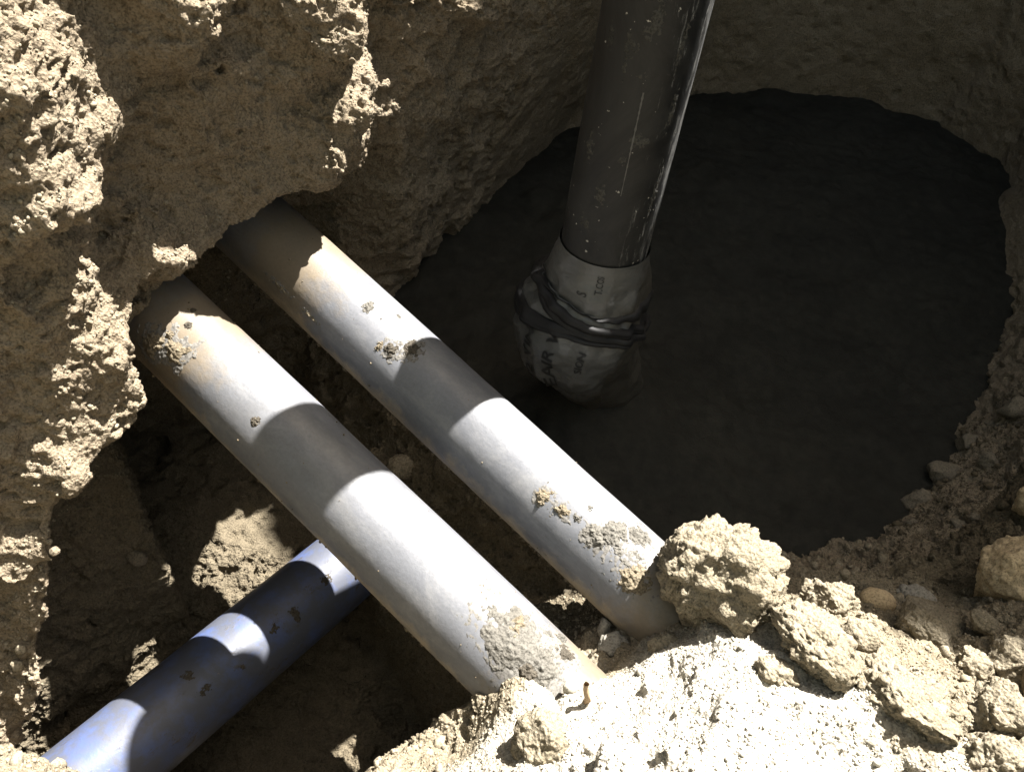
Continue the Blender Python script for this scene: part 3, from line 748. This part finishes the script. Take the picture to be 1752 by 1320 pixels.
rock('soil_clod', 1212, 972, 232, 215, MAT_CLOD, 'big crumbly tan clod sitting against the far conduit end', 'clod', 101, .85, .16, .0065, .25, .075, .06, RIM, 6, .405)
rock('soil_clod', 1388, 1088, 170, 95, MAT_CLOD, 'low wedge of tan soil right of the big clod, dark undercut below', 'clod', 102, .7, .10, .0045, .1, .06, .45, RIM, 6)
rock('soil_clod', 1412, 1030, 95, 90, MAT_CLOD, 'grainy grey clod between the big clod and the oval stone', 'clod', 103, .4, .12, .0055, .1, None, .3, RIM, 6)
rock('soil_clod', 1462, 1085, 75, 80, MAT_CLOD, 'small grainy clod just below the oval stone', 'clod', 104, .4, .12, .005, .1, None, .2, RIM)
rock('oval_stone', 1497, 1028, 64, 46, MAT_STONE, 'smooth oval ochre stone at the edge of the shade', 'stone', 105, .15, .05, 0, .2, None, .25, RIM)
rock('soil_clod', 1588, 1075, 165, 105, MAT_CLOD, 'pitted angular tan clod lit by sun, right of the oval stone', 'clod', 106, .8, .09, .003, .15, .05, .38, RIM, 6)
rock('soil_clod', 1565, 1022, 80, 48, MAT_GREYSTONE, 'dim rounded clod half hidden behind the pitted angular clod', 'clod', 107, .6, .12, .003, -.1, None, .3, RIM, 5)
rock('ochre_boulder', 1725, 1000, 165, 190, MAT_STONE, 'large shaded ochre stone cut by the right picture edge', 'stone', 108, .75, .11, .003, .2, None, -.2, RIM, 6)
rock('ochre_boulder', 1760, 862, 75, 100, MAT_STONE, 'upper ochre stone peeping in at the right picture edge', 'stone', 109, .75, .1, .002, .2, None, .1, RIM, 5)
rock('soil_clod', 1686, 1066, 72, 42, MAT_CLOD, 'small tan clod just under the large ochre stone', 'clod', 110, .6, .1, .003, .1, None, .55, RIM)
rock('soil_clod', 1735, 1118, 120, 92, MAT_CLOD, 'rounded clod at the right edge below the ochre stone', 'clod', 111, .7, .11, .003, -.1, None, -.1, RIM, 5)
rock('soil_clod', 1768, 1180, 70, 120, MAT_CLOD, 'bright crumbly clod touching the right picture edge', 'clod', 112, .4, .1, .004, .1, None, 0, RIM)
rock('soil_clod', 1548, 1172, 175, 105, MAT_CLOD, 'flat bleached clod in full sun, left of the crumbly sunlit clod', 'clod', 113, .75, .10, .006, -.35, .06, .3, RIM, 6)
rock('soil_clod', 1330, 1150, 90, 60, MAT_CLOD, 'small angular clod on the brightened bank below the wedge', 'clod', 131, .8, .12, .004, -.1, None, .5, RIM, 5)
rock('soil_clod', 1660, 1130, 80, 60, MAT_CLOD, 'angular clod between the pitted clod and the right edge', 'clod', 132, .8, .12, .004, -.1, None, .2, RIM, 5)
rock('soil_clod', 1690, 1215, 120, 130, MAT_CLOD, 'crumbly sunlit clod right of the bleached slab', 'clod', 114, .4, .1, .005, .0, None, .2, RIM, 6)
rock('soil_clod', 1700, 1300, 150, 110, MAT_CLOD, 'bleached clod with brown hollows in the lower right corner', 'clod', 115, .5, .12, .005, .0, None, .1, RIM, 6)
rock('soil_clod', 930, 1260, 120, 100, MAT_CLOD, 'tan clod with a shaded brown face left of the bleached block', 'clod', 117, .7, .08, .003, .0, None, -.5, RIM, 6)
rock('soil_clod', 1135, 1100, 60, 60, MAT_CLOD, 'small lit clod between the two conduit ends', 'clod', 118, .5, .1, .004, .1, None, .2, RIM)
rock('upright_stone', 1030, 1078, 22, 52, MAT_GREYSTONE, 'thin pale pebble standing on end between the conduit ends', 'stone', 119, .5, .06, 0, .5, None, .15, RIM, 3)
rock('soil_clod', 1048, 1105, 60, 45, MAT_GREYSTONE, 'grey damp clod at the foot of the upright pebble', 'clod', 120, .4, .12, .004, .1, None, 0, RIM)
MAT_PITSTONE = soil_material('shade_dark_stone', (.15, .128, .094), (.12, .10, .072), (.18, .155, .12), .8, False)  # stone colour darkened along with the shaded slope
PILE = 'dim stones on the shaded slope'
for k, (px, py, w, h, ang, lab) in enumerate([
        (1610, 808, 60, 62, .4, 'largest round stone on the shaded pit slope'), (1570, 855, 62, 54, .4, 'broad dim stone touching the largest round stone from below'),
        (1566, 803, 40, 36, .5, 'small dim stone left of the largest round stone'), (1654, 757, 50, 48, .7, 'peaked dim stone up and right of the largest round stone'),
        (1690, 790, 44, 42, .5, 'dim brown stone right of the peaked stone'), (1692, 725, 20, 18, .5, 'tiny pale pebble above the peaked stone'),
        (1666, 884, 24, 20, .5, 'tiny pale pebble low on the shaded slope'), (1557, 895, 30, 26, .5, 'small dim stone below the broad one'), (1640, 900, 46, 30, .6, 'flat dim stone near the tiny low pebble'),
        (1735, 700, 60, 56, .5, 'brown lump of earth at the top of the shaded slope')]):
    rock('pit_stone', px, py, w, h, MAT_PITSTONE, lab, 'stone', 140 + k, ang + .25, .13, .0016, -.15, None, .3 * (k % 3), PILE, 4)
rock('trench_pebble', 238, 950, 38, 36, MAT_PITSTONE, 'lone pebble stuck in the dark earth left of the blue pipe', 'stone', 160, .7, .14, .001, -.1, None, 0, None, 3)
TR = 'crumbly lumps on the trench bottom'
for k, (px, py, w, h, lab) in enumerate([(462, 915, 40, 44, 'upper crumbly lump in the sun patch beside the blue pipe'), (575, 650, 60, 44, 'crumbly lump glimpsed between the two conduits'), (690, 800, 60, 46, 'dark lump lower in the gap between the conduits'),
                                     (500, 890, 46, 40, 'grainy lump tucked under the nearer conduit')]):
    rock('soil_lump', px, py, w, h, MAT_CLOD, lab, 'clod', 170 + k, .4, .12, .004, .1, None, 0, TR, 4)

# a dry twig stuck in the bank
def build_twig():
    p = hit(1002, 1200)
    if p is None: return
    n, seg = 9, 10; V_ = []
    for i in range(n):
        f = i / (n - 1); c = p + np.array([-.002 + .003 * math.sin(f * 5), .001 * math.sin(f * 9), -.01 + .045 * f]); r = .0035 * (1 - .35 * f)
        for j in range(seg):
            a = j / seg * 2 * math.pi; rr = r * (1 + .18 * math.sin(3 * a + i)); V_.append(c + np.array([rr * math.cos(a), rr * math.sin(a), 0]))
    i = np.arange(n * seg).reshape(n, seg); j = np.roll(i, -1, 1); F_ = np.stack([i[:-1], j[:-1], j[1:], i[1:]], -1).reshape(-1, 4)
    tw = M('dry_wood'); mat = tw.set(tw.mix(tw.noise(200, 3, .5, tw.mapping((1, 1, .1))), (.30, .22, .13), (.18, .12, .07)), .85)
    o = obj('twig', mesh_np('twig', np.array(V_), F_), mat); tag(o, 'short dry twig poking up from the near bank', 'twig')
build_twig()

# ------------------------------------------------------------------ loose crumbs, too many to count
def build_crumbs():
    g = np.random.default_rng(5)
    N_ = vnormals(Vn, Fn); u_, v_, d_ = project(Vn)
    ok = (u_ > -60) & (u_ < 1812) & (v_ > -60) & (v_ < 1380) & (N_[:, 2] > .45)
    dp = poly_sdf(Vn[:, 0], Vn[:, 1], FRONT)
    bank = np.nonzero(ok & (dp < .12) & (Vn[:, 2] > .15))[0]; bench_ = np.nonzero(ok & (Vn[:, 2] < -.02))[0]; wall = np.nonzero(ok & (dp > .12) & (Vn[:, 2] > .25))[0]
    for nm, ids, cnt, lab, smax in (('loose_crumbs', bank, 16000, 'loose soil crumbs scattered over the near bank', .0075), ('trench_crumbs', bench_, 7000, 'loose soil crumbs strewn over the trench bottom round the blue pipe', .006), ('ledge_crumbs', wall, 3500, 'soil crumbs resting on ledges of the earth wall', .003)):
        if not len(ids): continue
        allV, allF, nv = [], [], 0
        for sub, n_, lo_, hi_, pw in ((1, cnt, .0008, .0018, 3), (2, cnt // 18, .0022, smax, 4)):
            bv, bf = ico(sub)
            pick = g.choice(ids, n_)
            if nm == 'loose_crumbs' and sub == 2:                  # the painted bright patch is kept smooth: few big crumbs there
                dd = np.hypot(Vn[pick, 0] - .20, Vn[pick, 1] - .22); pick = pick[(dd > .22) | (g.random(n_) < .12)]; n_ = len(pick)
            size = lo_ + (hi_ - lo_) * g.random(n_) ** pw
            P_ = (bv[None] * 1.7 + g.uniform(-99, 99, (n_, 1, 3))).reshape(-1, 3).astype(np.float32)
            d = 1 + .55 * fbm(P_, .9, 5, 3, .7).reshape(n_, -1, 1)
            V_ = bv[None] * d * size[:, None, None] * g.uniform(.7, 1.25, (n_, 1, 3))
            V_ = V_ + (Vn[pick] + N_[pick] * (size * .2)[:, None])[:, None]
            allV.append(V_.reshape(-1, 3)); allF.append((bf[None] + (np.arange(n_) * len(bv))[:, None, None]).reshape(-1, 3) + nv); nv += n_ * len(bv)
        o = obj(nm, mesh_np(nm, np.concatenate(allV), np.concatenate(allF), True), MAT_BANKCRUMB if nm == 'loose_crumbs' else MAT_TRENCH_SHADE if nm == 'trench_crumbs' else MAT_CRUMB); tag(o, lab, 'soil crumbs', kind='stuff')
MAT_BANKCRUMB = soil_material('bank_crumbs', (.21, .177, .125), (.165, .138, .093), (.25, .222, .17), .6, False, [(.78, .85, .38, (.085, .069, .045)), (.20, .22, .22, (.32, .30, .25))])  # same painted shade and glare as on the bank
build_crumbs()

# ------------------------------------------------------------------ board screens added out of view: one shades the pit, two cut skylight
def box(x0, x1, y0, y1, z0, z1):
    V_ = np.array([(x, y, z) for x in (x0, x1) for y in (y0, y1) for z in (z0, z1)], np.float32)
    F_ = np.array([(0, 1, 3, 2), (4, 6, 7, 5), (0, 4, 5, 1), (2, 3, 7, 6), (0, 2, 6, 4), (1, 5, 7, 3)]); return V_, F_
def build_light_screens():
    m = M('dark_green_board'); mat = m.set(m.mix(m.noise(3, 5, .6, m.mapping((6, 6, .5))), (.045, .06, .05), (.06, .08, .066)), .75, m.bump(m.noise(30, 4, .6, m.mapping((5, 5, .3))), .3, .004))
    zbot = .30; boards = {}
    def run(x, y, ang, half, ztop, label):
        t = empty('added_light_screen', (x, y, 0)); t.rotation_euler = (0, 0, ang)
        tag(t, label, 'hoarding', 'unseen board screens added round the pit')
        if ztop not in boards:
            boards[ztop] = (mesh_np('board', *box(-.115, .115, -.012, .012, zbot, ztop), False), mesh_np('post', *box(-.05, .05, .0605, .16, zbot - .1, ztop - .05), False))
            for q in boards[ztop]: q.materials.append(mat)
        n = int(half / .2)
        for k in range(-n, n + 1):
            o = bpy.data.objects.new('board', boards[ztop][0]); C.objects.link(o); o.parent = t; o.location = (k * .20, -.0125 if k % 2 else -.0375, 0)
        mr = mesh_np('rail', *box(-half - .1, half + .1, .0125, .06, -.04, .04), False); mr.materials.append(mat)
        for f in (.15, .5, .85):
            o = bpy.data.objects.new('rail', mr); C.objects.link(o); o.parent = t; o.location = (0, 0, zbot + (ztop - zbot) * f)
        for k in (-.85, -.28, .28, .85):
            o = bpy.data.objects.new('post', boards[ztop][1]); C.objects.link(o); o.parent = t; o.location = (half * k, 0, 0)
    zt = 3.31; const = .775 + .545 * (zt - .6)                     # its shadow line crosses the pit just beyond the conduits
    run(.95, (const - .6 * .95) / .8, math.atan2(-.6, .8), 2.6, zt, 'tall dark green screen added out of view beyond the pit to shade it')
    run(-1.30, 1.25, math.atan2(.783, .622), 2.4, SCREEN_Z, 'dark green screen added out of view left of the pit to cut skylight')
    run(.30, -.80, math.pi, 2.4, SCREEN_Z, 'dark green screen added out of view behind the near bank to cut skylight')
SCREEN_Z = 3.9
build_light_screens()
print('all', round(time.time() - T0, 1))
